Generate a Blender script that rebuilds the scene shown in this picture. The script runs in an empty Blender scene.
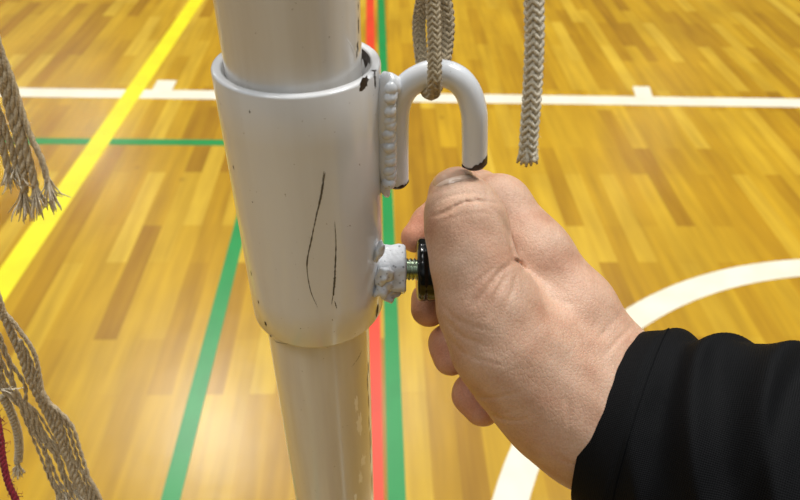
import bpy, bmesh, math, random
import numpy as np
from mathutils import Vector, Matrix, noise
from mathutils.bvhtree import BVHTree
random.seed(7)
S = bpy.context.scene
COL = S.collection

# ---------------------------------------------------------------- camera
F = 640.0                       # focal length in pixels (800 px wide frame)
H = 1.30                        # camera height above the floor
def _basis():
    n = np.array([-24., -738., -F]); n /= np.linalg.norm(n)       # straight down
    d = np.array([-24., 555., -F]); d -= n * (d @ n); d /= np.linalg.norm(d)
    return np.array([np.cross(d, -n), d, -n])
R = _basis()                    # camera vector -> world vector
CAM = np.array([0., 0., H])
def at(px, py, dep):            # world point seen at a pixel, dep metres along the optical axis
    return Vector(R @ np.array([px - 400, 250 - py, -F]) / F * dep + CAM)
def at_y(px, py, Y):            # world point seen at a pixel on the upright plane y = Y
    r = R @ np.array([px - 400, 250 - py, -F]); return Vector(r * (Y / r[1]) + CAM)
def at_floor(px, py):
    r = R @ np.array([px - 400, 250 - py, -F]); return Vector(r * (-H / r[2]) + CAM)
cd = bpy.data.cameras.new('camera'); cam = bpy.data.objects.new('camera', cd); COL.objects.link(cam)
m = Matrix(R.tolist()).to_4x4(); m.translation = Vector(CAM); cam.matrix_world = m
cd.sensor_width = 36; cd.lens = 36 * F / 800; cd.clip_start = .005; cd.clip_end = 100
cd.dof.use_dof = True; cd.dof.focus_distance = .228; cd.dof.aperture_fstop = 17
S.camera = cam

# ---------------------------------------------------------------- light
W = bpy.data.worlds.new('gym_light'); S.world = W; W.use_nodes = True
nt = W.node_tree; nt.nodes.clear()
o_ = nt.nodes.new('ShaderNodeOutputWorld'); b_ = nt.nodes.new('ShaderNodeBackground')
tc = nt.nodes.new('ShaderNodeTexCoord'); sx = nt.nodes.new('ShaderNodeSeparateXYZ'); cr = nt.nodes.new('ShaderNodeValToRGB')
nt.links.new(tc.outputs['Generated'], sx.inputs[0]); nt.links.new(sx.outputs['Z'], cr.inputs[0])
nt.links.new(cr.outputs[0], b_.inputs[0]); nt.links.new(b_.outputs[0], o_.inputs[0])
e = cr.color_ramp.elements
e[0].position = 0.0; e[0].color = (.06, .05, .03, 1)
e[1].position = 0.95; e[1].color = (.98, 1.06, 1.12, 1)
q = cr.color_ramp.elements.new(.40); q.color = (.20, .19, .17, 1)
b_.inputs[1].default_value = .64
def lamp(loc, energy, size, col=(1, .97, .92)):
    l = bpy.data.lights.new('ceiling_lamp', 'AREA'); l.shape = 'DISK'; l.size = size; l.energy = energy; l.color = col
    o = bpy.data.objects.new('ceiling_lamp', l); COL.objects.link(o); o.location = loc; return o
def mirror(px, py, h):          # where a lamp hangs whose glint shows at a floor pixel
    g = at_floor(px, py); d = g - Vector(CAM); return g + Vector((d.x, d.y, -d.z)) * (h / H)
for (px, py, s, en) in ((213, 435, .5, 130), (170, 400, 2.2, 50), (330, 470, 2.0, 26), (398, 405, .8, 44), (100, 150, .7, 60), (8, 128, .7, 40), (640, 150, .8, 16), (560, 350, .7, 30)):
    lamp(mirror(px, py, 6.5), en, s)
lamp((2.4, 1.6, 6.5), 260, 1.6); lamp((-2.2, -1.0, 6.5), 60, 1.6)
S.view_settings.view_transform = 'Standard'; S.view_settings.look = 'None'
S.view_settings.exposure = 0.30; S.view_settings.gamma = 1; S.view_settings.use_curve_mapping = False

# ---------------------------------------------------------------- materials
def mat(name, col, rough=.5, metal=0, coat=0, spec=.5):
    m = bpy.data.materials.new(name); m.use_nodes = True; b = m.node_tree.nodes['Principled BSDF']
    b.inputs['Base Color'].default_value = (*col, 1); b.inputs['Roughness'].default_value = rough
    b.inputs['Metallic'].default_value = metal; b.inputs['Coat Weight'].default_value = coat
    b.inputs['Specular IOR Level'].default_value = spec
    return m, m.node_tree, b
def nd(nt, t, **k):
    n = nt.nodes.new('ShaderNode' + t)
    for a, v in k.items():
        if a[0] == '_': setattr(n, a[1:], v)
        else: n.inputs[a.replace('_', ' ')].default_value = v
    return n
def ramp(nt, src, stops):
    r = nt.nodes.new('ShaderNodeValToRGB'); r.color_ramp.elements.remove(r.color_ramp.elements[1])
    for i, (p, c) in enumerate(stops):
        x = r.color_ramp.elements[0] if i == 0 else r.color_ramp.elements.new(p)
        x.position = p; x.color = (*c, 1)
    nt.links.new(src, r.inputs[0]); return r.outputs[0]
def mixc(nt, a, b, f, mode='MIX'):
    x = nt.nodes.new('ShaderNodeMix'); x.data_type = 'RGBA'; x.blend_type = mode
    for s, v in ((x.inputs[6], a), (x.inputs[7], b), (x.inputs[0], f)):
        if hasattr(v, 'links'): nt.links.new(v, s)
        else: s.default_value = v if isinstance(v, float) else (*v, 1)
    return x.outputs[2]
def bump(nt, b, h, s, d):
    x = nt.nodes.new('ShaderNodeBump'); x.inputs['Strength'].default_value = s; x.inputs['Distance'].default_value = d
    nt.links.new(h, x.inputs['Height'])
    nt.links.new(x.outputs[0], b.inputs['Normal']); return x
def objco(nt, scale=(1, 1, 1), rot=(0, 0, 0)):
    t = nt.nodes.new('ShaderNodeTexCoord'); mp = nt.nodes.new('ShaderNodeMapping')
    mp.inputs['Scale'].default_value = scale; mp.inputs['Rotation'].default_value = rot
    nt.links.new(t.outputs['Object'], mp.inputs[0]); return mp.outputs[0]

# floor: varnished strip parquet, strips running along y
M_floor, nt, b = mat('varnished_parquet', (.6, .35, .08), .27, coat=.0, spec=.34)
co = objco(nt, rot=(0, 0, math.pi / 2))
br = nd(nt, 'TexBrick', _offset=.37, _offset_frequency=2); br.inputs['Scale'].default_value = 1
br.inputs['Brick Width'].default_value = .48; br.inputs['Row Height'].default_value = .062; br.inputs['Mortar Size'].default_value = .0006
br.inputs['Color1'].default_value = (0, 0, 0, 1); br.inputs['Color2'].default_value = (1, 1, 1, 1); br.inputs['Mortar'].default_value = (.3, .3, .3, 1)
nt.links.new(co, br.inputs[0])
tone = ramp(nt, br.outputs[0], [(0, (.32, .160, .004)), (.2, (.40, .215, .005)), (.5, (.46, .262, .007)), (.8, (.50, .30, .012)), (1, (.57, .37, .030))])
ns = nd(nt, 'TexNoise', Scale=1.0, Detail=6.0); nt.links.new(objco(nt, (34, 2.6, 1)), ns.inputs[0])
g = ramp(nt, ns.outputs[0], [(.3, (.74, .69, .62)), (.66, (1.08, 1.08, 1.08))])
c1 = mixc(nt, tone, g, .75, 'MULTIPLY')
n2 = nd(nt, 'TexNoise', Scale=2.6, Detail=3.0); nt.links.new(objco(nt), n2.inputs[0])
g2 = ramp(nt, n2.outputs[0], [(.3, (.86, .84, .80)), (.65, (1.06, 1.06, 1.08))])
c2 = mixc(nt, c1, g2, .8, 'MULTIPLY')
vo = nd(nt, 'TexVoronoi', Scale=5.0); nt.links.new(objco(nt, (1, .8, 1)), vo.inputs[0])
kn = ramp(nt, vo.outputs['Distance'], [(.0, (.45, .36, .28)), (.045, (.8, .76, .7)), (.085, (1, 1, 1))])
nt.links.new(mixc(nt, c2, kn, .7, 'MULTIPLY'), b.inputs['Base Color'])
n3 = nd(nt, 'TexNoise', Scale=14.0, Detail=2.0); nt.links.new(objco(nt), n3.inputs[0])
bump(nt, b, n3.outputs[0], .12, .004)
def line_mat(name, col):
    m, nt, b = mat(name, col, .34, coat=0, spec=.42)
    n = nd(nt, 'TexNoise', Scale=9.0, Detail=5.0); nt.links.new(objco(nt), n.inputs[0])
    nt.links.new(mixc(nt, col, ramp(nt, n.outputs[0], [(.35, (.86, .86, .84)), (.6, (1, 1, 1))]), .8, 'MULTIPLY'), b.inputs['Base Color'])
    return m
M_lw = line_mat('white_court_paint', (.76, .72, .58)); M_ly = line_mat('yellow_court_paint', (.80, .69, .008))
M_lg = line_mat('green_court_paint', (.008, .24, .05)); M_lr = line_mat('red_court_paint', (.66, .045, .012))

def paint_mat(name, col, dirt, rough=.22):
    m, nt, b = mat(name, col, rough, coat=.5)
    b.inputs['Coat Roughness'].default_value = .12
    n = nd(nt, 'TexNoise', Scale=1.0, Detail=5.0); nt.links.new(objco(nt, (90, 90, 7)), n.inputs[0])
    c = mixc(nt, col, dirt, ramp(nt, n.outputs[0], [(.42, (0, 0, 0)), (.75, (.6, .6, .6))]))
    n2 = nd(nt, 'TexNoise', Scale=900.0, Detail=1.0); nt.links.new(objco(nt), n2.inputs[0])
    sp = ramp(nt, n2.outputs[0], [(.20, (.45, .4, .35)), (.22, (1, 1, 1))])
    nt.links.new(mixc(nt, c, sp, 1.0, 'MULTIPLY'), b.inputs['Base Color'])
    n3 = nd(nt, 'TexNoise', Scale=160.0, Detail=2.0); nt.links.new(objco(nt), n3.inputs[0])
    bump(nt, b, n3.outputs[0], .12, .0006)
    return m, nt, b
M_paint, _, _ = paint_mat('glossy_white_paint', (.76, .765, .78), (.66, .65, .64))
M_hook, _, _ = paint_mat('bluish_white_paint', (.76, .79, .84), (.66, .68, .71))
M_pole, _, _ = paint_mat('worn_white_paint', (.74, .72, .69), (.52, .45, .36))
M_chip, nt, b = mat('bare_dark_metal', (.035, .022, .016), .5)
n = nd(nt, 'TexNoise', Scale=700.0, Detail=3.0); nt.links.new(objco(nt), n.inputs[0]); bump(nt, b, n.outputs[0], .6, .0005)
M_scr, _, _ = mat('pencil_grey_scratch', (.10, .09, .08), .6)
M_white, _, _ = mat('bare_white_patch', (.95, .96, .98), .15, coat=.5)
M_rust, _, _ = mat('brown_stain', (.30, .23, .15), .5)
M_nut, nt, b = mat('chipped_nut_paint', (.62, .65, .70), .35, coat=.3)
n = nd(nt, 'TexVoronoi', Scale=420.0); nt.links.new(objco(nt), n.inputs[0])
n2 = nd(nt, 'TexNoise', Scale=350.0, Detail=4.0); nt.links.new(objco(nt), n2.inputs[0])
nt.links.new(mixc(nt, (.64, .67, .71), ramp(nt, n.outputs['Distance'], [(.0, (.12, .12, .14)), (.16, (.5, .5, .52)), (.24, (1, 1, 1))]), .85, 'MULTIPLY'), b.inputs['Base Color'])
bump(nt, b, n2.outputs[0], .5, .0012)
M_bolt, _, _ = mat('zinc_bolt_steel', (.55, .62, .50), .25, metal=1)
M_knob, nt, b = mat('glossy_black_plastic', (.004, .005, .005), .16, coat=0, spec=.35)

# skin
M_skin, nt, b = mat('hand_skin', (.6, .38, .28), .5, spec=.35)
b.inputs['Subsurface Weight'].default_value = .12; b.inputs['Subsurface Radius'].default_value = (1, .35, .18); b.inputs['Subsurface Scale'].default_value = .003
oc = objco(nt)
n = nd(nt, 'TexNoise', Scale=75.0, Detail=4.0); nt.links.new(oc, n.inputs[0])
c = ramp(nt, n.outputs[0], [(.3, (.50, .275, .18)), (.5, (.575, .355, .245)), (.72, (.625, .415, .30))])
n4 = nd(nt, 'TexNoise', Scale=1500.0, Detail=2.0); nt.links.new(oc, n4.inputs[0])
c = mixc(nt, c, ramp(nt, n4.outputs[0], [(.35, (.86, .82, .80)), (.6, (1.04, 1.04, 1.04))]), .6, 'MULTIPLY')
bl = nt.nodes.new('ShaderNodeAttribute'); bl.attribute_name = 'blush'
c = mixc(nt, c, mixc(nt, c, (1.0, .74, .66), 1.0, 'MULTIPLY'), bl.outputs['Fac'])
nt.links.new(c, b.inputs['Base Color'])
w1 = nd(nt, 'TexVoronoi', Scale=1.0, _feature='DISTANCE_TO_EDGE')
nz = nd(nt, 'TexNoise', Scale=300.0, Detail=3.0); nt.links.new(oc, nz.inputs[0])
ad = nt.nodes.new('ShaderNodeVectorMath'); ad.operation = 'MULTIPLY_ADD'; ad.inputs[1].default_value = (.9, .9, .9)
oc2 = objco(nt, (850, 850, 420), (0, .5, .6)); nt.links.new(nz.outputs['Color'], ad.inputs[0]); nt.links.new(oc2, ad.inputs[2])
nt.links.new(ad.outputs[0], w1.inputs[0])
hh = ramp(nt, w1.outputs['Distance'], [(0, (0, 0, 0)), (.22, (1, 1, 1))])
n5 = nd(nt, 'TexNoise', Scale=1.0, Detail=5.0, Distortion=.6); nt.links.new(objco(nt, (520, 160, 300), (0, .2, -.6)), n5.inputs[0])
bp = bump(nt, b, hh, .22, .0003)
bp2 = nt.nodes.new('ShaderNodeBump'); bp2.inputs['Strength'].default_value = .35; bp2.inputs['Distance'].default_value = .0007
nt.links.new(n5.outputs[0], bp2.inputs['Height']); nt.links.new(bp2.outputs[0], bp.inputs['Normal'])
M_nail, nt, b = mat('thumbnail_keratin', (.46, .29, .20), .22, coat=.3)
b.inputs['Subsurface Weight'].default_value = .1; b.inputs['Subsurface Scale'].default_value = .002
M_line, _, _ = mat('flexion_line_skin', (.40, .17, .11), .55)

# knit
M_knit, nt, b = mat('black_knit_fabric', (.010, .010, .012), .7, spec=.08)
b.inputs['Sheen Weight'].default_value = 0
uv = nt.nodes.new('ShaderNodeUVMap')
mp = nt.nodes.new('ShaderNodeMapping'); mp.inputs['Scale'].default_value = (1, 1, 1); nt.links.new(uv.outputs[0], mp.inputs[0])
wv = nd(nt, 'TexWave', Scale=1.0, Distortion=1.0); wv.bands_direction = 'X'; mp.inputs['Scale'].default_value = (5, 5, 1); nt.links.new(mp.outputs[0], wv.inputs[0])
wy = nd(nt, 'TexWave', Scale=1.0, Distortion=1.5); wy.bands_direction = 'Y'; nt.links.new(mp.outputs[0], wy.inputs[0])
hm = mixc(nt, wv.outputs[0], wy.outputs[0], .5)
nt.links.new(ramp(nt, hm, [(.3, (.0012, .0012, .0016)), (.75, (.009, .0095, .0105))]), b.inputs['Base Color'])
bump(nt, b, hm, .35, .0004)

def yarn_mat(name, c0, c1):
    m, nt, b = mat(name, c1, .9, spec=.15); b.inputs['Sheen Weight'].default_value = .2
    n = nd(nt, 'TexNoise', Scale=1100.0, Detail=3.0); nt.links.new(objco(nt), n.inputs[0])
    nt.links.new(ramp(nt, n.outputs[0], [(.3, c0), (.65, c1)]), b.inputs['Base Color'])
    bump(nt, b, n.outputs[0], .8, .0005); return m
M_rope = yarn_mat('beige_cotton', (.40, .35, .25), (.74, .67, .54))
M_rope2 = yarn_mat('greyed_cotton', (.30, .24, .155), (.56, .47, .32))
M_tas = yarn_mat('dusty_cotton_yarn', (.32, .25, .16), (.64, .53, .36))
M_fray = yarn_mat('pale_frayed_cotton', (.44, .37, .26), (.78, .69, .54))
M_red = yarn_mat('dark_red_yarn', (.13, .01, .015), (.25, .02, .03))

# ---------------------------------------------------------------- mesh helpers
def mesh_obj(name, verts, faces, mats, parent=None, smooth=True, mi=None, origin=None):
    me = bpy.data.meshes.new(name); 
    vs = [Vector(v) for v in verts]
    if origin is None: origin = Vector((0, 0, 0))
    me.from_pydata([tuple(v - origin) for v in vs], [], [tuple(int(i) for i in f) for f in faces]); me.update()
    for x in (mats if isinstance(mats, (list, tuple)) else [mats]): me.materials.append(x)
    if mi is not None: me.polygons.foreach_set('material_index', mi)
    if smooth: me.polygons.foreach_set('use_smooth', [True] * len(me.polygons))
    o = bpy.data.objects.new(name, me); COL.objects.link(o)
    if parent: o.parent = parent; o.matrix_parent_inverse = Matrix.Identity(4); o.location = origin - wloc(parent)
    else: o.location = origin
    return o
def wloc(o):
    v = Vector(o.location)
    while o.parent: o = o.parent; v += o.location
    return v
def empty(name, loc, label, cat, group=None):
    o = bpy.data.objects.new(name, None); COL.objects.link(o); o.location = loc; o.empty_display_size = .02
    tag(o, label, cat, group); return o
def tag(o, label, cat, group=None):
    o['label'] = label; o['category'] = cat
    if group: o['group'] = group
class Buf:
    def __init__(s): s.v = []; s.f = []; s.m = []
    def add(s, v, f, mi=0):
        k = len(s.v); s.v += [Vector(x) for x in v]; s.f += [tuple(k + i for i in q) for q in f]; s.m += [mi] * len(f)
    def obj(s, name, mats, parent=None, smooth=True, origin=None): return mesh_obj(name, s.v, s.f, mats, parent, smooth, s.m, origin)
def frames(P):
    P = [Vector(p) for p in P]; T = []
    for i in range(len(P)): T.append((P[min(i + 1, len(P) - 1)] - P[max(i - 1, 0)]).normalized())
    N = [T[0].orthogonal().normalized()]
    for i in range(1, len(P)):
        n = N[-1] - T[i] * N[-1].dot(T[i]); N.append(n.normalized())
    return P, T, N, [t.cross(n) for t, n in zip(T, N)]
def tube(P, r, n=12, cap=True):
    P, T, N, B = frames(P); v = []; f = []
    rr = r if isinstance(r, (list, tuple)) else [r] * len(P)
    for p, a, c, q in zip(P, N, B, rr):
        for k in range(n):
            t = 2 * math.pi * k / n; v.append(p + (a * math.cos(t) + c * math.sin(t)) * q)
    for i in range(len(P) - 1):
        for k in range(n):
            a = i * n + k; c = i * n + (k + 1) % n; f.append((a, c, c + n, a + n))
    if cap: f.append(tuple(range(n))[::-1]); f.append(tuple(range((len(P) - 1) * n, len(P) * n)))
    return v, f
def catmull(P, m=8):
    P = [Vector(p) for p in P]; Q = [2 * P[0] - P[1]] + P + [2 * P[-1] - P[-2]]; out = []
    for i in range(1, len(Q) - 2):
        for k in range(m):
            t = k / m; a, b, c, d = Q[i - 1], Q[i], Q[i + 1], Q[i + 2]
            out.append(.5 * ((2 * b) + (c - a) * t + (2 * a - 5 * b + 4 * c - d) * t * t + (3 * b - a - 3 * c + d) * t ** 3))
    out.append(Q[-2]); return out
def resample(P, step):
    L = [0]
    for a, b in zip(P, P[1:]): L.append(L[-1] + (b - a).length)
    n = max(3, int(L[-1] / step)); out = []; j = 0
    for i in range(n + 1):
        s = L[-1] * i / n
        while j < len(L) - 2 and L[j + 1] < s: j += 1
        t = (s - L[j]) / max(1e-9, L[j + 1] - L[j]); out.append(P[j].lerp(P[j + 1], t))
    return out
def lathe(prof, n, c=(0, 0, 0)):        # closed profile (r, z) about the z axis
    v = []; f = []; m = len(prof)
    for k in range(n):
        t = 2 * math.pi * k / n
        for r, z in prof: v.append((c[0] + r * math.cos(t), c[1] + r * math.sin(t), c[2] + z))
    for k in range(n):
        for i in range(m):
            a = k * m + i; b = k * m + (i + 1) % m; c2 = ((k + 1) % n) * m + (i + 1) % m; d = ((k + 1) % n) * m + i
            f.append((a, d, c2, b))
    return v, f

# ---------------------------------------------------------------- floor and its court lines
fl = mesh_obj('floor', [(-9, -6, 0), (9, -6, 0), (9, 12, 0), (-9, 12, 0)], [(0, 1, 2, 3)], M_floor, smooth=False); fl['kind'] = 'structure'
def slab(poly, z, name, m, label):
    n = len(poly); v = [(x, y, 0) for x, y in poly] + [(x, y, z) for x, y in poly]
    f = [tuple(range(n, 2 * n))] + [(i, (i + 1) % n, n + (i + 1) % n, n + i) for i in range(n)]
    o = mesh_obj(name, v, f, m, fl, smooth=False); o['label'] = label; return o
def strip(x0, y0, x1, y1, w, z, m, label):
    d = Vector((x1 - x0, y1 - y0)).normalized(); p = Vector((-d.y, d.x)) * w / 2
    return slab([(x0 - p.x, y0 - p.y), (x1 - p.x, y1 - p.y), (x1 + p.x, y1 + p.y), (x0 + p.x, y0 + p.y)][::1], z, 'court_line', m, label)
w = .083
white = Buf()
def wrect(x0, x1, y0, y1):
    poly = [(x0, y0[0]), (x1, y1[0]), (x1, y1[1]), (x0, y0[1])]
    v = [(x, y, 0) for x, y in poly] + [(x, y, .0006) for x, y in poly]
    white.add(v, [(4, 5, 6, 7), (0, 1, 5, 4), (1, 2, 6, 5), (2, 3, 7, 6), (3, 0, 4, 7)])
wrect(-6, 6, (2.515, 2.592), (2.395, 2.472))
wl = white; 
wl.add([(x, y, z) for z in (0, .0013) for x, y in ((-.955, 2.5), (-.872, 2.5), (-.872, 2.63), (-.955, 2.63))], [(4, 5, 6, 7), (0, 1, 5, 4), (1, 2, 6, 5), (2, 3, 7, 6), (3, 0, 4, 7)])
wl.add([(x, y, z) for z in (0, .0013) for x, y in ((1.13, 2.5), (1.205, 2.5), (1.225, 2.615), (1.15, 2.615))], [(4, 5, 6, 7), (0, 1, 5, 4), (1, 2, 6, 5), (2, 3, 7, 6), (3, 0, 4, 7)])
o = wl.obj('court_line', [M_lw], fl, smooth=False); o['label'] = 'straight white line running across the floor with two short tick marks'
strip(-1.085, .8, -.90, 6.3, .075, .0009, M_ly, 'yellow line on the left crossing the white line')
strip(-.435, -.5, -.435, 2.15, .041, .0007, M_lg, 'green line left of the post running away from the camera')
strip(-6, 2.137, -.0, 2.118, .042, .0005, M_lg, 'green line running crosswise behind the post')
strip(.051, -.5, .014, 6.3, .039, .0010, M_lg, 'green line running away just right of the post')
strip(.006, -.5, -.058, 6.3, .044, .0008, M_lr, 'red line beside the green one behind the post')
C0 = (1.41, .20); r0 = 1.182; r1 = 1.256; n = 160
v = []; f = []
for k in range(n):
    t = 2 * math.pi * k / n
    for r in (r0, r1):
        for z in (0, .0011): v.append((C0[0] + r * math.cos(t), C0[1] + r * math.sin(t), z))
for k in range(n):
    a = 4 * k; b2 = 4 * ((k + 1) % n); f += [(a + 1, a + 3, b2 + 3, b2 + 1), (a, a + 1, b2 + 1, b2), (a + 3, a + 2, b2 + 2, b2 + 3)]
o = mesh_obj('court_line', v, f, M_lw, fl, smooth=False); o['label'] = 'curved white circle line on the right, behind the hand'

# ---------------------------------------------------------------- post
AX, AY = -.0231, .1805
ZT, ZB = 1.2165, 1.1185            # collar top and bottom
RO, RI, RP = .0252, .0222, .0203
post = empty('net_post', (AX, AY, 0), 'white painted steel net post with a sliding collar, hook and locking knob', 'post')
PO = Vector((AX, AY, 0))
pcx, pcy = AX - .0008, AY - .0010
def surf(R_, cx, cy, ang, z): return Vector((cx + R_ * math.cos(ang), cy + R_ * math.sin(ang), z))
def on_cyl(px, py, R_, cx, cy):
    r = R @ np.array([px - 400, 250 - py, -F]); r = r / np.linalg.norm(r)
    ox, oy = -cx, -cy; a = r[0] ** 2 + r[1] ** 2; b = 2 * (ox * r[0] + oy * r[1]); c = ox * ox + oy * oy - R_ * R_
    D = b * b - 4 * a * c
    t = (-b - math.sqrt(max(D, 0))) / (2 * a); p = r * t + CAM
    return math.atan2(p[1] - cy, p[0] - cx), p[2]
def ragged(buf, px, py, rx, ry, R_, cx, cy, mi, rot=0., n=22, seed=1, jag=.3, off=.00008):
    rnd = random.Random(seed); a0, z0 = on_cyl(px, py, R_, cx, cy)
    pts = []
    for k in range(n):
        t = 2 * math.pi * k / n; q = 1 + rnd.uniform(-jag, jag)
        x = rx * q * math.cos(t); y = ry * q * math.sin(t)
        pts.append((x * math.cos(rot) - y * math.sin(rot), x * math.sin(rot) + y * math.cos(rot)))
    v = []; f = []
    for s in (0, .35, .7, 1):
        for x, y in pts: v.append(surf(R_ + (off if s < 1 else off * .1), cx, cy, a0 + x * s / R_, z0 + y * s))
    for i in range(3):
        for k in range(n): f.append((i * n + k, (i + 1) * n + k, (i + 1) * n + (k + 1) % n, i * n + (k + 1) % n))
    buf.add(v, f, mi)
def scratch(buf, pp, wmm, R_, cx, cy, mi, seed=3, off=.00007):
    rnd = random.Random(seed); P = catmull([(x, y, 0) for x, y in pp], 10); v = []; f = []
    n = len(P)
    for i, p in enumerate(P):
        a, z = on_cyl(p.x, p.y, R_, cx, cy); ww = wmm * .0005 * (math.sin(math.pi * (i + .5) / n) ** .5) * rnd.uniform(.45, 1.35)
        for s in (-1, 1): v.append(surf(R_ + off, cx, cy, a + s * ww / R_, z))
    for i in range(n - 1): f.append((2 * i, 2 * i + 1, 2 * i + 3, 2 * i + 2))
    buf.add(v, f, mi)

pb = Buf()
prof = [(0.0001, 0), (RP, 0), (RP, .35), (RP, .8), (RP, 1.1), (RP, 1.2), (RP, 1.535), (RP - .001, 1.54), (.0001, 1.54)]
pb.add(*lathe(prof, 128, (pcx, pcy, 0)))
# worn marks on the pole below the collar: flaked bright patches and brown streaks
for (x, y, rx, ry, mi, sd) in ((357, 415, .0016, .0075, 2, 3), (354, 398, .0009, .005, 2, 5), (360, 450, .0017, .0045, 2, 8), (357, 466, .0012, .005, 2, 9), (352, 486, .0008, .005, 2, 11),
                               (366, 393, .0009, .0045, 3, 12), (367, 430, .0009, .009, 3, 13), (366, 362, .0006, .0035, 1, 14), (368, 470, .0009, .009, 3, 15), (367, 446, .0004, .004, 1, 16), (365, 375, .0004, .005, 1, 17), (366, 412, .0004, .004, 1, 18)):
    ragged(pb, x, y, rx, ry, RP, pcx, pcy, mi, seed=sd, jag=.4)
for (x, y, rx, ry, sd) in ((361, 30, .0005, .0022, 31), (360, 52, .0006, .0014, 32), (361, 12, .0003, .001, 33), (359, 60, .0004, .001, 34)):
    ragged(pb, x, y, rx, ry, RP, pcx, pcy, 1, seed=sd, jag=.4)
scratch(pb, [(350, 362), (356, 354), (360, 346)], .6, RP, pcx, pcy, 1)
scratch(pb, [(272, 334), (276, 338), (290, 341)], .5, RP, pcx, pcy, 1)
scratch(pb, [(300, 62), (312, 61)], .35, RP, pcx, pcy, 2); scratch(pb, [(349, 45), (354, 52), (357, 60)], .4, RP, pcx, pcy, 2)
pb.add(*lathe([(RP, -.0035), (RP + .00012, -.0031), (RP + .00012, .003), (RP, .003)], 96, (pcx, pcy, ZB)), 3)
pb.obj('pole', [M_pole, M_chip, M_white, M_rust], post, origin=PO)

cb = Buf()
L = ZT - ZB; bv = .0007
prof = [(RO - bv * .6, 0), (RO, bv)] + [(RO, bv + (L - 2 * bv) * i / 6) for i in range(1, 6)] + [(RO, L - bv), (RO - bv * .3, L - bv * .3), (RO - bv, L), (RI + bv, L), (RI + bv * .3, L - bv * .3), (RI, L - bv), (RI, .004), (RP + .0002, .0005), (RP + .0004, 0)]
cb.add(*lathe(prof, 160, (AX, AY, ZB)))
# paint chips
for (x, y, rx, ry, sd, rot) in ((366, 90, .0021, .0019, 61, .4), (377, 84, .0007, .0028, 22, .1), (376, 308, .0010, .0030, 23, -.2),
                                (265, 321, .0006, .0011, 24, 0), (258, 300, .0004, .0008, 25, 0), (251, 272, .0003, .0010, 26, 0), (234, 170, .0003, .0007, 27, 0), (270, 333, .0004, .0005, 28, 0),
                                (251, 118, .0002, .0005, 29, 0), (253, 205, .0002, .0002, 30, 0), (300, 327, .0002, .0002, 31, 0)):
    ragged(cb, x, y, rx, ry, RO, AX, AY, 1, rot=rot, seed=sd, jag=.35)
scratch(cb, [(325, 176), (322, 196), (317, 219), (312, 241), (307, 266), (310, 290), (317, 307)], .42, RO, AX, AY, 2, 5)
scratch(cb, [(326, 178), (322, 200), (318, 216)], .55, RO, AX, AY, 2, 6)
scratch(cb, [(335, 225), (336, 245), (335, 268), (333, 290), (331, 304)], .5, RO, AX, AY, 2, 7)
scratch(cb, [(335, 272), (334, 284), (333, 296)], .8, RO, AX, AY, 2, 8)
scratch(cb, [(334, 301), (336, 308)], .4, RO, AX, AY, 2, 9)
# chips that run over the rim, on the flat top
def rimchip(ang, da, r0, r1, sd, inner=False):
    rnd = random.Random(sd); n = 12; v = []; f = []
    for i in range(n + 1):
        a = ang + da * (i / n - .5); s = math.sin(math.pi * i / n)
        ra = r0 + (r1 - r0) * (.5 - .5 * s * rnd.uniform(.6, 1.1)) if inner else r0
        rb = r1 if inner else r0 + (r1 - r0) * s * rnd.uniform(.55, 1.1)
        z = ZT + .00007
        v += [surf(ra, AX, AY, a, z), surf(rb, AX, AY, a, z)]
    for i in range(n): f.append((2 * i, 2 * i + 1, 2 * i + 3, 2 * i + 2))
    cb.add(v, f, 1)
rimchip(math.radians(-36), .10, RO - bv * .4, RO - .0010, 4); rimchip(math.radians(-18), .07, RO - bv * .4, RO - .0020, 5)
# bare patch on the inner wall at the back right
v = []; f = []
for i in range(9):
    a = math.radians(8 + 4 * i)
    for j in range(3): v.append(surf(RI - .00008, AX, AY, a, ZT - .0005 - j * .0022 * math.sin(math.pi * (i + .3) / 9) * (1 + .3 * math.sin(i * 2.1))))
for i in range(8):
    for j in range(2): a = 3 * i + j; f.append((a, a + 1, a + 4, a + 3))
cb.add(v, f, 1)
collar = cb.obj('collar', [M_paint, M_chip, M_scr], post, origin=Vector((AX, AY, ZB)))

# hook: bent rod, an upside-down U welded to the collar
RH = .0041
HY = .1775
def hk(px, py, Y=HY): return at_y(px + 2.5, py + 4, Y)
ctr = [hk(394.5, 181, .1815), hk(394.5, 150, .1812), hk(395, 122, .1808), hk(397, 104, .180), hk(405, 88, .1792), hk(420, 78, .1785), hk(437, 74, .1775), hk(455, 79, .1765), hk(467, 92, .1758), hk(473, 112, .1752), hk(473.5, 135, .1750), hk(472.5, 165, .1750)]
hp = resample(catmull(ctr, 10), .0012)
hb = Buf(); vv, ff = tube(hp, [RH * (.80 if i in (0, len(hp) - 1) else 1) for i in range(len(hp))], 40); hb.add(vv, ff)
# bare ends
def endchip(c, t, sd, lean, hgt):
    rnd = random.Random(sd); n = 40; v = []; f = []; t = t.normalized(); a = t.orthogonal().normalized(); b = t.cross(a)
    for k in range(n + 1):
        th = 2 * math.pi * k / n; d = a * math.cos(th) + b * math.sin(th)
        h = max(.0002, hgt * (.55 + .5 * d.dot(lean)) * rnd.uniform(.75, 1.2))
        v += [c + d * RH * .81 - t * -.00008, c + d * (RH + .00008) - t * .0012 * min(1, h / .0012), c + d * (RH + .00008) - t * max(h, .0013 * min(1, h / .0012))]
    for k in range(n):
        i = 3 * k; f += [(i, i + 1, i + 4, i + 3), (i + 1, i + 2, i + 5, i + 4)]
    v.append(c + t * .0001); q = len(v) - 1
    for k in range(n): f.append((q, 3 * k, 3 * k + 3))
    hb.add(v, f, 1)
endchip(hp[-1], hp[-1] - hp[-3], 3, Vector((1, -.1, 0)), .0040)
endchip(hp[0], hp[0] - hp[2], 4, Vector((.9, -.6, 0)), .0018)
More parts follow.
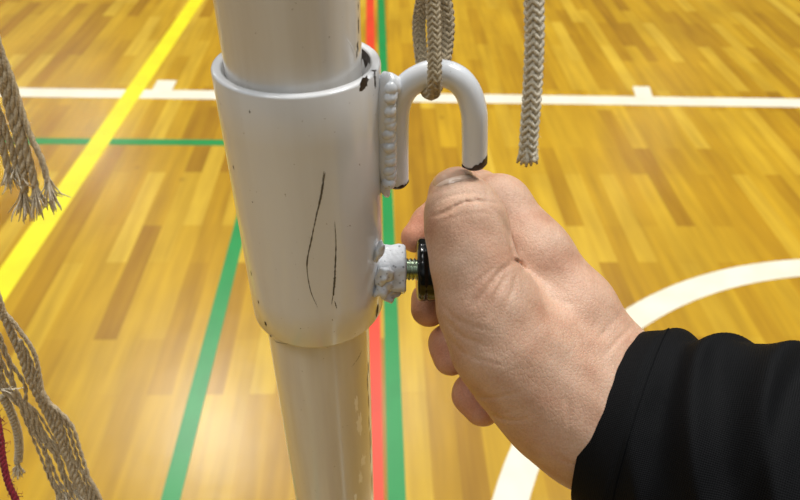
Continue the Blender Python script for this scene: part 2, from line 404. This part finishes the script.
hb.obj('hook', [M_hook, M_chip], collar, origin=hp[0])

# weld bead: overlapping ripples up the joint between collar and hook
def blob(buf, c, r, sd, rot=0, seg=(18, 12), amp=.12, mi=0):
    v = []; f = []; nu, nv = seg
    for i in range(nv + 1):
        ph = math.pi * i / nv
        for k in range(nu):
            th = 2 * math.pi * k / nu; d = Vector((math.sin(ph) * math.cos(th), math.sin(ph) * math.sin(th), math.cos(ph)))
            s = 1 + amp * noise.noise(d * 1.6 + Vector((sd * 3.1, sd, 0)))
            p = Vector((d.x * r[0] * s, d.y * r[1] * s, d.z * r[2] * s)); p.rotate(Matrix.Rotation(rot, 3, 'Y')); v.append(Vector(c) + p)
    for i in range(nv):
        for k in range(nu): f.append((i * nu + k, (i + 1) * nu + k, (i + 1) * nu + (k + 1) % nu, i * nu + (k + 1) % nu))
    buf.add(v, f, mi)
wb = Buf()
nb = 22
for i in range(nb):
    t = i / (nb - 1); py = 92 + t * 92
    x = 388 + .8 * math.sin(i * 1.7) + (2 if t < .12 else 0); c = at_y(x, py, .1755 + .0006 * math.sin(i * 2.3))
    blob(wb, c + Vector((.0006, 0, 0)), (.0024, .0030, .0024), i, rot=-.35 + .15 * math.sin(i * 2.9), amp=.08)
blob(wb, at_y(385, 190, .177), (.0017, .002, .0036), 40, rot=-.25); blob(wb, at_y(391, 90, .1772), (.0040, .0034, .0040), 41, rot=.5)
blob(wb, at_y(387, 118, .1760), (.0035, .0032, .014), 42, amp=.03); blob(wb, at_y(388, 158, .1762), (.0033, .0032, .013), 43, amp=.03)
wb.obj('weld_bead', [M_hook], collar, origin=at_y(387, 140, .178))

# nut welded on the collar side
KY = AY - .003
nc = at_y(397, 268, KY)
def xprism(buf, x0, x1, yc, zc, r, n, mi=0, rot=0, bev=.0006, rough=0, sd=0, seg=5, flat=1.):
    prof = [(x0, r - bev), (x0 + bev, r)] + [(x0 + (x1 - x0) * i / seg, r) for i in range(1, seg)] + [(x1 - bev, r), (x1, r - bev)]
    v = []; f = []; m2 = n * 4
    for x, rr in prof:
        for k in range(m2):
            a, t = divmod(k, 4); p0 = 2 * math.pi * a / n + rot; p1 = 2 * math.pi * (a + 1) / n + rot; t /= 4
            y = rr * ((1 - t) * math.cos(p0) + t * math.cos(p1)); z = rr * ((1 - t) * math.sin(p0) + t * math.sin(p1))
            s = 1 + rough * noise.noise(Vector((x * 300 + sd, y * 300, z * 300)))
            v.append((x + rough * .004 * noise.noise(Vector((y * 400, z * 400, sd))), yc + y * s, zc + z * s * flat))
    for i in range(len(prof) - 1):
        for k in range(m2): f.append((i * m2 + k, i * m2 + (k + 1) % m2, (i + 1) * m2 + (k + 1) % m2, (i + 1) * m2 + k))
    f.append(tuple(range(m2))[::-1]); f.append(tuple(range((len(prof) - 1) * m2, len(prof) * m2)))
    buf.add(v, f, mi)
nx0 = AX + RO - .0022; nx1 = at_y(404.5, 268, KY).x
nb_ = Buf()
xprism(nb_, nx0, nx1, KY, nc.z, .0100, 6, rot=math.radians(12), rough=.06, sd=2, seg=8)
for (x, y, d, rr, rt, sd) in ((381, 287, -.0085, (.0034, .0030, .0044), .5, 1), (386, 291, -.0062, (.0040, .0034, .0030), .3, 2), (378, 253, -.0090, (.0014, .0022, .0044), .3, 3), (383, 276, -.0095, (.0028, .002, .004), .4, 6)):
    blob(nb_, at_y(x, y, KY + d), rr, sd, rot=rt, amp=.5, seg=(22, 16))
nb_.obj('welded_nut', [M_nut], collar, origin=Vector((nx0, KY, nc.z)))

# locking screw: threaded shank with a round black ribbed knob
knob_root = Buf()
bx1 = at_y(420, 268, KY).x; n = 260
v = []; f = []; x0 = nx1 - .004; seg = 20; pitch = .00135
for i in range(n + 1):
    x = x0 + (bx1 - x0) * i / n
    for k in range(seg):
        th = 2 * math.pi * k / seg; ph = (x / pitch + k / seg) % 1; rr = .0043 - .0007 * abs(ph * 2 - 1) * 1.0
        v.append((x, KY + rr * math.cos(th), nc.z + rr * math.sin(th)))
for i in range(n):
    for k in range(seg): f.append((i * seg + k, i * seg + (k + 1) % seg, (i + 1) * seg + (k + 1) % seg, (i + 1) * seg + k))
f.append(tuple(range(seg))[::-1]); f.append(tuple(range(n * seg, (n + 1) * seg)))
knob_root.add(v, f)
screw = knob_root.obj('locking_screw', [M_bolt], post, origin=Vector((x0, KY, nc.z)))
kb = Buf(); kx0 = at_y(415.5, 268, KY).x; kl = .0130; RK = .0120; n = 144
prof = [(0, .0), (0, .0050), (0, RK - .0016), (.0004, RK - .0006), (.0012, RK), (.003, RK), (.0036, RK - .0005), (.0042, RK), (.0085, RK), (.0112, RK - .0003), (.0122, RK - .0012), (kl, RK - .003), (kl, 0)]
v = []; f = []
for (x, r) in prof:
    for k in range(n):
        th = 2 * math.pi * k / n; q = r - (.00022 * (.5 + .5 * math.cos(th * 18)) if r > RK - .0012 else 0)
        v.append((kx0 + x, KY + q * math.cos(th), nc.z + q * math.sin(th)))
for i in range(len(prof) - 1):
    for k in range(n): f.append((i * n + k, i * n + (k + 1) % n, (i + 1) * n + (k + 1) % n, (i + 1) * n + k))
kb.add(v, f); o = kb.obj('knob', [M_knob], screw, origin=Vector((kx0, KY, nc.z))); o['label'] = 'round glossy black knob with ribbed rim'

# ---------------------------------------------------------------- braided ropes
def braid(P, R0, rs, ns=8, pitch=.0125, n=7, step=.0005):
    P = resample(P, step); P, T, N, B = frames(P); buf = Buf(); 
    s = [0]
    for a, b in zip(P, P[1:]): s.append(s[-1] + (b - a).length)
    for sg in (1, -1):
        for j in range(ns):
            Q = []
            for i in range(0, len(P)):
                th = sg * 2 * math.pi * s[i] / pitch + 2 * math.pi * j / ns
                w_ = math.cos(sg * ns * math.pi * s[i] / pitch + (0 if sg > 0 else math.pi) + j * math.pi)
                rr = R0 + .62 * rs * w_
                Q.append(P[i] + (N[i] * math.cos(th) + B[i] * math.sin(th)) * rr)
            buf.add(*tube(Q, rs, n))
    buf.add(*tube(P, R0 * .8, 8))
    return buf, P, T, N, B
def fuzz(buf, P, T, N, B, R0, cnt, ln, rad=.00005, sd=1, mi=0):
    rnd = random.Random(sd)
    for _ in range(cnt):
        i = rnd.randrange(1, len(P) - 1); th = rnd.uniform(0, 6.283); d = N[i] * math.cos(th) + B[i] * math.sin(th)
        p = P[i] + d * R0; q = p + d * ln * rnd.uniform(.4, 1) + T[i] * ln * rnd.uniform(-1, 1); r_ = q + d * ln * rnd.uniform(-.2, .5) + T[i] * ln * rnd.uniform(-.8, .8)
        buf.add(*tube([p, q, r_], [rad, rad * .8, rad * .4], 3, False), mi)
top = at(532.5, 0, .170); bot = at(528, 160, .170)
ax_, ay_ = at(533, -20, .170), at(529, 150, .182)
pts = [at(534.5, -130, .158), at(533.5, -60, .163), at(534, 0, .168), at(534.5, 40, .171), at(532.5, 90, .175), at(529.5, 130, .179), at(528, 156, .182)]
bf, P, T, N, B = braid(catmull(pts, 12), .00190, .00058, pitch=.0165)
fuzz(bf, P, T, N, B, .0024, 260, .0007, sd=4)
rnd = random.Random(5)
for k in range(26):                       # cut end opening into loose yarns
    a = rnd.uniform(0, 6.28); d = N[-1] * math.cos(a) + B[-1] * math.sin(a); p = P[-4] + d * rnd.uniform(.0005, .0020)
    q = p + T[-1] * .0022 + d * .0004; r_ = q + T[-1] * rnd.uniform(.0004, .0022) + d * rnd.uniform(0, .0008)
    bf.add(*tube([p, q, r_], [.0006, .0007, .0003], 6))
o = bf.obj('braided_rope', [M_rope], origin=pts[-1]); tag(o, 'beige braided cotton rope hanging free right of the hook, its cut end fraying', 'rope')

hd = at(434, 85, 1); 
dq = (np.array(at_y(434, 74, HY)) - CAM) @ R[:, 2] * -1
def hr(px, py, dd): return at(px, py, dq + dd - .004)
pa = [hr(429, -150, -.022), hr(431, -60, -.014), hr(433, 0, -.0085), hr(434.5, 40, -.0055), hr(434.5, 62, -.0040), hr(434.5, 80, -.0022), hr(434, 91, .0030), hr(430, 93, .008), hr(426, 88, .0125), hr(423, 70, .0145), hr(420, 45, .012), hr(419, 22, .010), hr(422.5, 0, .005), hr(427, -30, -.002), hr(428, -80, -.010), hr(427, -150, -.016)]
b1, P, T, N, B = braid(catmull(pa, 10), .00150, .00046, pitch=.0130); fuzz(b1, P, T, N, B, .0019, 260, .0006, sd=8)
pb2 = [hr(437, -150, -.016), hr(437, -60, -.006), hr(441, -15, .004), hr(446, 18, .009), hr(445, 45, .012), hr(441, 68, .0125), hr(436, 84, .0115), hr(430, 89, .0118)]
b2, P, T, N, B = braid(catmull(pb2, 10), .00185, .00056, pitch=.0150); fuzz(b2, P, T, N, B, .0022, 120, .0006, sd=9)
for a, b_2 in ((b2.v, b2.f),): b1.add(a, b_2)
o = b1.obj('braided_rope', [M_rope2], origin=hr(434, 90, 0)); tag(o, 'beige braided cotton rope looped through the white hook', 'rope')

# ---------------------------------------------------------------- frayed net cords on the left
def plumb(px, py, dep, dz):        # a point dz metres straight below the one seen at the pixel
    return at(px, py, dep) - Vector((0, 0, dz))
def ply(buf, P, r, tw=.006, k=3, n=7, sd=0, mi=0):   # a twisted yarn of k strands
    P = resample(catmull(P, 8), .0008); P, T, N, B = frames(P); s = 0
    Q = [[] for _ in range(k)]
    for i in range(len(P)):
        if i: s += (P[i] - P[i - 1]).length
        for j in range(k):
            th = 2 * math.pi * (s / tw + j / k) + sd; Q[j].append(P[i] + (N[i] * math.cos(th) + B[i] * math.sin(th)) * r * .55)
    for j in range(k): buf.add(*tube(Q[j], r * .6, n), mi)
    return P, T, N, B
def fray(buf, p, t, cnt, ln, sp, r, sd, mi=0):
    rnd = random.Random(sd)
    for _ in range(cnt):
        d = Vector((rnd.gauss(0, 1), rnd.gauss(0, 1), rnd.gauss(0, 1))); d -= t * d.dot(t)
        l = ln * rnd.uniform(.5, 1.1); c = [p + d * sp * .15, p + t * l * .4 + d * sp * .35, p + t * l * .75 + d * sp * rnd.uniform(.5, .9), p + t * l + d * sp * rnd.uniform(.7, 1.2)]
        buf.add(*tube(catmull(c, 3), [r] * 8 + [r * .8, r * .5], 5), mi)
def cord_from(pxs, D):              # pixel path with per-point depth
    return [at(x, y, d) for x, y, d in pxs]
tb = Buf(); fb = Buf()
d0, d1 = .262, .300
def dd(y, y0, y1): return d0 + (d1 - d0) * (y - y0) / (y1 - y0)
def path(pts, y0=40, y1=215): return [at(x, y, dd(y, y0, y1)) for x, y in pts]
paths = [
    ([(-22, -10), (-8, 40), (5, 75), (14, 105), (22, 135), (29, 160), (35, 186)], .0016),
    ([(-26, -10), (-10, 45), (2, 82), (10, 112), (18, 140), (23, 165), (24, 192)], .0017),
    ([(-14, 0), (0, 48), (12, 80), (20, 106), (30, 135), (41, 158), (48, 182)], .0013),
    ([(-30, 40), (-12, 90), (-2, 110), (5, 130), (12, 150), (16, 168)], .0014),
    ([(-34, 40), (-16, 92), (-5, 118), (1, 140), (6, 160), (9, 172)], .0015)]
ends = []
for i, (pp, r) in enumerate(paths):
    P, T, N, B = ply(tb, path(pp), r, sd=i, tw=.016); ends.append((P[-1], T[-1])); fuzz(tb, P, T, N, B, r, 30, .0010, .00008, sd=i)
for i, (p, t) in enumerate(ends): fray(fb, p - t * .002, t, 40 if i < 3 else 26, .017 if i < 3 else .011, .0026, .00030, 20 + i)
t1 = empty('frayed_cord', ends[0][0], 'bundle of frayed beige cotton cords hanging at the upper left edge', 'cord')
org = ends[0][0]
tb.obj('twisted_yarn', [M_tas], t1, origin=org); o = fb.obj('frayed_tip', [M_fray], t1, origin=org); o['kind'] = 'stuff'

d0, d1 = .265, .325
tb = Buf(); fb = Buf()
def path2(pts): return [at(x, y, dd(y, 310, 500)) for x, y in pts]
rnd = random.Random(12)
for i in range(3):                       # tight twisted pair on the right edge of the bundle
    o_ = [0, 3, 6, -4, -8][i]
    pts = [(-30 + o_, 240), (-8 + o_, 292), (8 + o_, 325), (20 + o_ * .8, 352), (30 + o_, 380), (44 + o_ * 1.2, 408), (56 + o_, 430), (68 + o_ * .7, 458), (80 + o_ * .9, 485), (92 + o_, 515), (100, 545)]
    ply(tb, path2([(x + (0, 4, 9)[i] * math.sin(y * .045 + i * 2.2), y) for x, y in pts]), .0015 - .0003 * i, sd=i, tw=.011)
for i in range(4):
    a = 5 * i
    pts = [(20, 340), (31 - a * .3, 362 + a), (42 - a * .2, 395), (58 - a * .3, 410), (72 - a, 426), (80 - a, 450), (88 - a, 475), (96 - a * .6, 500), (100, 530)]
    ply(tb, path2(pts), .0009, sd=i, k=2, tw=.012)
for i in range(11):                      # loose wavy yarns on the left
    a = rnd.uniform(-12, 10); b = rnd.uniform(0, 26); c = rnd.uniform(0, 30)
    pts = [(-28 + a * .5, 292), (-12 + a, 330), (2 + a + rnd.uniform(-3, 3), 360), (12 + a + rnd.uniform(-4, 4), 385), (20 + b * .6 + rnd.uniform(-3, 3), 408), (30 + b * .8, 434), (36 + c, 458), (44 + c * 1.05 + rnd.uniform(-3, 3), 480), (52 + c * 1.1, 493 + rnd.uniform(-4, 8))]
    P, T, N, B = ply(tb, path2(pts), rnd.uniform(.0005, .0009), sd=i, k=2, tw=.012); fray(fb, P[-1], T[-1], 12, .008, .0018, .00022, 40 + i); fuzz(tb, P, T, N, B, .0008, 14, .0010, .00007, sd=i)
P, T, N, B = ply(tb, path2([(2, 395), (10, 410), (17, 430), (19, 448), (18, 462)]), .0018, sd=2)
fray(fb, P[-1], T[-1], 30, .011, .0014, .00028, 77)
fray(fb, at(2, 390, .28), (at(28, 392, .28) - at(2, 390, .28)).normalized(), 6, .010, .0014, .00025, 78)
org = at(60, 440, .30)
t2 = empty('frayed_cord', org, 'tangle of loose wavy beige yarns hanging at the lower left corner', 'cord')
tb.obj('twisted_yarn', [M_tas], t2, origin=org); o = fb.obj('frayed_tip', [M_fray], t2, origin=org); o['kind'] = 'stuff'
rb = Buf()
P, T, N, B = ply(rb, [at(x, y, .27) for x, y in ((-16, 360), (-7, 400), (0, 435), (3, 460), (8, 482), (16, 500), (26, 520), (34, 545))], .0013, sd=1); fuzz(rb, P, T, N, B, .0012, 60, .0022, .00016, sd=3)
o = rb.obj('frayed_cord', [M_red], origin=at(8, 482, .27)); tag(o, 'dark red fuzzy yarn hanging at the bottom left corner', 'yarn')

# ---------------------------------------------------------------- the hand (one continuous surface) and its sleeve
def cp(px, py, dmm): return np.array([(px - 400) * dmm / F, (250 - py) * dmm / F, -dmm])
h = .62
X0, X1 = -6., 100.; Y0, Y1 = -105., 36.; Z0, Z1 = -292., -180.
gx = np.arange(X0, X1, h, dtype=np.float32); gy = np.arange(Y0, Y1, h, dtype=np.float32); gz = np.arange(Z0, Z1, h, dtype=np.float32)
GX, GY, GZ = np.meshgrid(gx, gy, gz, indexing='ij')
def cap(a, b, ra, rb):
    a = cp(*a); b = cp(*b); ab = b - a; L2 = float(ab @ ab)
    t = np.clip(((GX - a[0]) * ab[0] + (GY - a[1]) * ab[1] + (GZ - a[2]) * ab[2]) / L2, 0, 1)
    return np.sqrt((GX - a[0] - t * ab[0]) ** 2 + (GY - a[1] - t * ab[1]) ** 2 + (GZ - a[2] - t * ab[2]) ** 2) - (ra + (rb - ra) * t)
def smin(a, b, k):
    hh = np.clip(.5 + .5 * (b - a) / k, 0, 1); return b + (a - b) * hh - k * hh * (1 - hh)
def chain(pts, k):
    d = None
    for (a, b) in zip(pts, pts[1:]):
        c = cap(a[:3], b[:3], a[3], b[3]); d = c if d is None else smin(d, c, k)
    return d
PX = 400 + GX / (-GZ) * F; PY = 250 - GY / (-GZ) * F
thumb = chain([(455, 193, 220, 8.6), (461, 208, 216.5, 11.0), (466, 226, 214.5, 13.0), (473, 262, 213, 13.2), (484, 300, 213, 14.6), (500, 338, 215, 17.0)], 5)
thenar = chain([(494, 315, 216, 15.5), (526, 366, 220, 18.0), (562, 400, 224, 19.5), (600, 425, 226, 19)], 10)
thumb = smin(thumb, thenar, 8)
index_m = chain([(499, 210, 238, 12.3), (530, 260, 234, 14.4), (566, 317, 231, 17.2), (604, 374, 230, 18.5), (665, 425, 224, 21)], 8)
lowerw = chain([(544, 374, 232, 18), (590, 428, 230, 17.2), (640, 452, 224, 18.5), (690, 478, 216, 20)], 8)
index_f = chain([(499, 207, 238, 11.5), (478, 196, 254, 10.0), (447, 206, 262, 7.8), (429, 224, 261, 7.2), (415, 238, 257, 5.9)], 2.5)
mid_f = chain([(520, 260, 254, 13), (490, 285, 268, 10), (452, 298, 265, 8.2), (431, 300, 260, 7.4), (429, 309, 258, 7.2)], 2.5)
ring_f = chain([(530, 320, 258, 13), (500, 340, 266, 10), (466, 342, 263, 8.4), (448, 344, 259, 7.6), (451, 358, 257, 7.0)], 2.5)
pink_f = chain([(545, 370, 256, 12), (515, 390, 260, 9.5), (488, 392, 256, 8.4), (472, 394, 254, 7.6), (482, 408, 252, 7.2)], 2.5)
palm = chain([(515, 250, 256, 12), (600, 390, 240, 16)], 8)
palm = smin(palm, chain([(525, 310, 262, 12), (605, 420, 240, 15)], 8), 8)
palm = smin(palm, chain([(540, 365, 258, 12), (610, 440, 236, 16)], 8), 8)
hand = smin(index_m, palm, 8); hand = smin(hand, lowerw, 14)
hand = smin(hand, index_f, 4)
for q_ in (mid_f, ring_f, pink_f): hand = smin(hand, q_, 1.6)
kk = 1.2 + 13 * np.clip((PY - 252) / 90, 0, 1)
D = smin(thumb, hand, kk.astype(np.float32))
# skin folds, pressed into the side of the hand that faces up
front = np.clip((GZ + 246) / 14, 0, 1)
def crease(pts, amp, wpx):
    global D
    P = [Vector((x, y, 0)) for x, y in pts]
    if len(P) > 2: P = catmull(P, 5)
    m_ = None; n_ = len(P) - 1
    x0 = min(p.x for p in P) - 14; x1 = max(p.x for p in P) + 14; y0 = min(p.y for p in P) - 14; y1 = max(p.y for p in P) + 14
    sel = (PX > x0) & (PX < x1) & (PY > y0) & (PY < y1) & (np.abs(D) < 4) & (front > 0)
    x = PX[sel]; y = PY[sel]; dm = np.full(x.shape, 1e9, np.float32); tt = np.zeros(x.shape, np.float32)
    for i in range(n_):
        a, b = P[i], P[i + 1]; ex, ey = b.x - a.x, b.y - a.y; L2 = ex * ex + ey * ey + 1e-9
        t = np.clip(((x - a.x) * ex + (y - a.y) * ey) / L2, 0, 1); d = np.hypot(x - a.x - t * ex, y - a.y - t * ey)
        u = d < dm; dm = np.where(u, d, dm); tt = np.where(u, (i + t) / n_, tt)
    fade = np.sin(np.pi * np.clip(tt, .03, .97)) ** .5
    D[sel] += (amp * front[sel] * fade * (np.exp(-(dm / wpx) ** 2) - .35 * np.exp(-(dm / (2.6 * wpx)) ** 2))).astype(np.float32)
for c_ in (([(438, 214), (450, 209), (463, 203), (480, 201), (498, 203)], 1.0, 1.5), ([(430, 216), (444, 214), (458, 208)], .65, 1.6), ([(470, 196), (484, 204), (496, 212)], .5, 1.5),
           ([(431, 194), (440, 190), (455, 183), (470, 181), (476, 176)], .6, 1.5), ([(434, 203), (452, 196), (472, 193), (492, 197)], .42, 1.8), ([(432, 226), (452, 218), (476, 213), (500, 214)], .25, 2),
           ([(500, 214), (508, 234), (513, 255), (518, 264)], .9, 2.2), ([(512, 260), (520, 263), (526, 272)], 1.1, 2.0),
           ([(514, 262), (500, 272), (488, 288), (474, 306)], .9, 2.8), ([(508, 272), (500, 286), (494, 300), (490, 316)], .8, 2.6), ([(516, 276), (512, 292), (500, 318)], .45, 2.6),
           ([(498, 266), (484, 276), (470, 292)], .4, 2.4), ([(440, 300), (452, 316), (472, 326), (496, 332)], .35, 2.2), ([(444, 318), (462, 336), (486, 346)], .35, 2.2),
           ([(446, 334), (460, 350), (480, 360), (505, 366)], .35, 2.2), ([(470, 395), (492, 398), (520, 392)], .35, 2), ([(486, 412), (506, 420), (530, 420)], .35, 2),
           ([(636, 322), (618, 340), (604, 356)], .35, 2.4), ([(622, 312), (606, 330), (594, 344)], .25, 2.4), ([(566, 392), (570, 420), (566, 450)], .35, 2.6), ([(552, 450), (566, 462), (580, 466)], .25, 2.2),
           ([(538, 290), (556, 300), (580, 305)], .2, 3)):
    crease(*c_)
# soft random unevenness of the flesh
D += (.18 * np.sin(GX * .35 + GY * .22) * np.sin(GY * .31 - GZ * .27)).astype(np.float32)

def surface_nets(D):
    s = D < 0; nx, ny, nz = D.shape
    c = np.zeros((nx - 1, ny - 1, nz - 1), np.int8)
    for i in (0, 1):
        for j in (0, 1):
            for k in (0, 1): c += s[i:nx - 1 + i, j:ny - 1 + j, k:nz - 1 + k]
    act = (c > 0) & (c < 8); idx = np.full(act.shape, -1, np.int64); I = np.argwhere(act); idx[act] = np.arange(len(I))
    acc = np.zeros((len(I), 3)); cnt = np.zeros(len(I)); cor = [(i, j, k) for i in (0, 1) for j in (0, 1) for k in (0, 1)]
    for a in cor:
        for ax in range(3):
            if a[ax]: continue
            b = list(a); b[ax] = 1
            va = D[I[:, 0] + a[0], I[:, 1] + a[1], I[:, 2] + a[2]].astype(float); vb = D[I[:, 0] + b[0], I[:, 1] + b[1], I[:, 2] + b[2]].astype(float)
            x = (va < 0) != (vb < 0); t = np.where(x, va / np.where(x, va - vb, 1), 0)
            p = np.tile(np.array(a, float), (len(I), 1)); p[:, ax] += t
            acc[x] += p[x]; cnt[x] += 1
    V = I + acc / cnt[:, None]; Fs = []
    for ax in range(3):
        sl0 = [slice(None)] * 3; sl1 = [slice(None)] * 3; sl0[ax] = slice(0, -1); sl1[ax] = slice(1, None)
        a = s[tuple(sl0)]; b = s[tuple(sl1)]; E = np.argwhere(a != b); u, w_ = [(1, 2), (2, 0), (0, 1)][ax]
        ok = (E[:, u] > 0) & (E[:, w_] > 0) & (E[:, u] < D.shape[u] - 1) & (E[:, w_] < D.shape[w_] - 1); E = E[ok]
        q = []
        for du, dw in ((1, 1), (0, 1), (0, 0), (1, 0)):
            G = E.copy(); G[:, u] -= du; G[:, w_] -= dw; q.append(idx[G[:, 0], G[:, 1], G[:, 2]])
        q = np.stack(q, 1); flip = ~a[E[:, 0], E[:, 1], E[:, 2]]; q[flip] = q[flip][:, ::-1]; Fs.append(q)
    return V, np.concatenate(Fs)
# the forearm ends inside the sleeve
endp = cp(690, 450, 216); axd = cp(690, 450, 216) - cp(613, 412, 226); axd /= np.linalg.norm(axd)
D = np.maximum(D, ((GX - endp[0]) * axd[0] + (GY - endp[1]) * axd[1] + (GZ - endp[2]) * axd[2]).astype(np.float32))
V, Q = surface_nets(D)
V = V * h + np.array([X0, Y0, Z0])
def cam2w(V): return (np.asarray(V) * .001) @ R.T + CAM
VW = cam2w(V)
org = Vector(cam2w(cp(613, 412, 226)))
person = empty('person', org, 'right hand in a black knit sleeve turning the black knob on the post', 'person')
hand_o = mesh_obj('body', VW, Q, M_skin, person, origin=org)
hand_o['label'] = 'bare right hand, thumb over curled fingers'
at_ = hand_o.data.attributes.new('blush', 'FLOAT', 'POINT')      # fingertips are pinker skin
bv_ = np.zeros(len(V))
for q_, rr_ in ((cp(416, 232, 258), 17), (cp(430, 304, 260), 16), (cp(449, 350, 258), 16), (cp(476, 400, 254), 17), (cp(452, 180, 222), 9)):
    bv_ = np.maximum(bv_, np.clip(1.3 - np.linalg.norm(V - q_, axis=1) / rr_, 0, 1) * (.5 if rr_ < 12 else 1))
at_.data.foreach_set('value', bv_.astype(np.float32))
sm = hand_o.modifiers.new('soften', 'SMOOTH'); sm.factor = .5; sm.iterations = 2
del GX, GY, GZ, PX, PY, D

# thumbnail, laid on the end of the thumb
bvh = BVHTree.FromPolygons([tuple(v) for v in VW], [tuple(int(i) for i in q) for q in Q])
Rm = Matrix(R.tolist())
nN = (Rm @ Vector((-.14, .62, .76))).normalized(); lat = (Rm @ Vector((1, .26, .10))).normalized(); lat = (lat - nN * lat.dot(nN)).normalized(); lon = nN.cross(lat)
if (Rm.transposed() @ lon).z > 0: lon = -lon        # towards the tip, away from the camera
c0 = at(452, 175, .2140)
v = []; f = []; nu, nv = 26, 26
for layer in (0, 1):
    for i in range(nv + 1):
        for j in range(nu + 1):
            a = -1 + 2 * j / nu; b = -1 + 2 * i / nv
            # map the square to a rounded nail outline
            u = a * math.sqrt(1 - b * b / 2.4) * .0068; w_ = b * math.sqrt(1 - a * a / 2.8) * .0064
            src = c0 + lat * u + lon * w_ + nN * .03; hit = bvh.ray_cast(src, -nN)
            p = hit[0] if hit[0] else c0
            edge = max(abs(a), abs(b)); off = (.00030 * (1 - edge ** 6) + .00010) if layer else -.0003
            v.append(p + nN * off)
m_ = (nu + 1) * (nv + 1)
for i in range(nv):
    for j in range(nu):
        a = i * (nu + 1) + j; f.append((m_ + a, m_ + a + 1, m_ + a + nu + 2, m_ + a + nu + 1))
M_lun, _, _ = mat('pale_nail_base', (.60, .43, .33), .3, coat=.3)
nail = mesh_obj('thumbnail', v, f, [M_nail, M_lun], person, origin=org, mi=[1 if i < 5 else 0 for i in range(nv) for j in range(nu)])

# sleeve: a knitted tube with a hemmed cuff, folds pushed up the forearm
def sleeve_grid(s0, s1, ns, nt_, off, folds, inner=False):
    V = []; ctr0 = np.array(cp(600, 418, 226)); ax = cp(687, 450, 212) - ctr0; ax /= np.linalg.norm(ax)
    side = cp(650, 336, 226) - cp(576, 487, 226); side = side - ax * (side @ ax); side /= np.linalg.norm(side); dep = np.cross(ax, side)
    if dep[2] < 0: dep = -dep
    for i in range(ns + 1):
        s = s0 + (s1 - s0) * i / ns                  # mm along the arm
        ra = 30.0 + 11.5 * (1 - math.exp(-max(s, 0) / 22)) + .02 * s; rb = 24.5 + 7.5 * (1 - math.exp(-max(s, 0) / 30)) + .03 * s
        c = ctr0 + ax * s + side * (1.2 * (1 - math.exp(-max(s, 0) / 20)))
        for k in range(nt_):
            th = 2 * math.pi * k / nt_; d = 0
            if folds:
                amp = min(1, max(0, (s - 11) / 10))
                w1_ = math.sin(s * .16 + 1.4 * math.sin(th + .6) + .9 * math.sin(2 * th)); w2_ = math.sin(s * .17 - 1.9 * math.cos(th * 1 + .5) + 1.1)
                nz_ = noise.noise(Vector((s * .06, math.cos(th) * 1.2, math.sin(th) * 1.2)))
                d = amp * (2.6 * (1 - 2 * math.sqrt(w1_ * w1_ + .03)) + 1.2 * w2_ + 2.0 * nz_ + .7 * math.sin(s * .42 + 3.2 * math.sin(th + .3) + 4 * nz_)) 
                d += .35 * math.exp(-((s - 12.5) / 1.0) ** 2) * -1.6
            V.append(c + side * math.cos(th) * (ra + off + d) + dep * math.sin(th) * (rb + off + d))
    return V
def grid_faces(ns, nt_, k0=0, flip=False):
    f = []
    for i in range(ns):
        for k in range(nt_):
            q = (k0 + i * nt_ + k, k0 + i * nt_ + (k + 1) % nt_, k0 + (i + 1) * nt_ + (k + 1) % nt_, k0 + (i + 1) * nt_ + k)
            f.append(q[::-1] if flip else q)
    return f
def uvs(o, ns, nt_, sx_, sy_):
    uvl = o.data.uv_layers.new(name='UVMap'); me = o.data
    for p in me.polygons:
        for li in p.loop_indices:
            vi = me.loops[li].vertex_index; i, k = divmod(vi % ((ns + 1) * nt_), nt_)
            uvl.data[li].uv = (k / nt_ * sx_, i / ns * sy_)
ns, nt_ = 190, 160
Vo = sleeve_grid(12, 235, ns, nt_, 0, True)
fs = grid_faces(ns, nt_)
capc = len(Vo); Vo.append(np.mean(Vo[-nt_:], axis=0)); 
for k in range(nt_): fs.append((ns * nt_ + k, capc, ns * nt_ + (k + 1) % nt_))
slv = mesh_obj('shirt_sleeve', cam2w(Vo), fs, M_knit, person, origin=org); uvs(slv, ns, nt_, 24, 24)
slv['label'] = 'black knit sleeve with pushed-up folds'
nc_ = 22
Vc = sleeve_grid(0, 13.5, nc_, nt_, .5, True); Vi = sleeve_grid(0, 13.5, nc_, nt_, -.6, True); Vi = Vi[:]
# turned edge
fc = grid_faces(nc_, nt_) + grid_faces(nc_, nt_, len(Vc), True) + [(k, len(Vc) + k, len(Vc) + (k + 1) % nt_, (k + 1) % nt_) for k in range(nt_)]
fc += [(nc_ * nt_ + k, nc_ * nt_ + (k + 1) % nt_, len(Vc) + nc_ * nt_ + (k + 1) % nt_, len(Vc) + nc_ * nt_ + k) for k in range(nt_)]
cuff = mesh_obj('cuff', cam2w(Vc + Vi), fc, M_knit, slv, origin=org); uvs(cuff, nc_, nt_, 24, 1.5)

# the post leans a touch, as net posts under tension do: turn it about the collar
piv = Vector((AX, AY, (ZT + ZB) / 2)); ang = math.radians(-2.6)
post.rotation_euler = (ang, math.radians(-.7), 0)
post.location = piv - post.rotation_euler.to_matrix() @ (piv - PO)
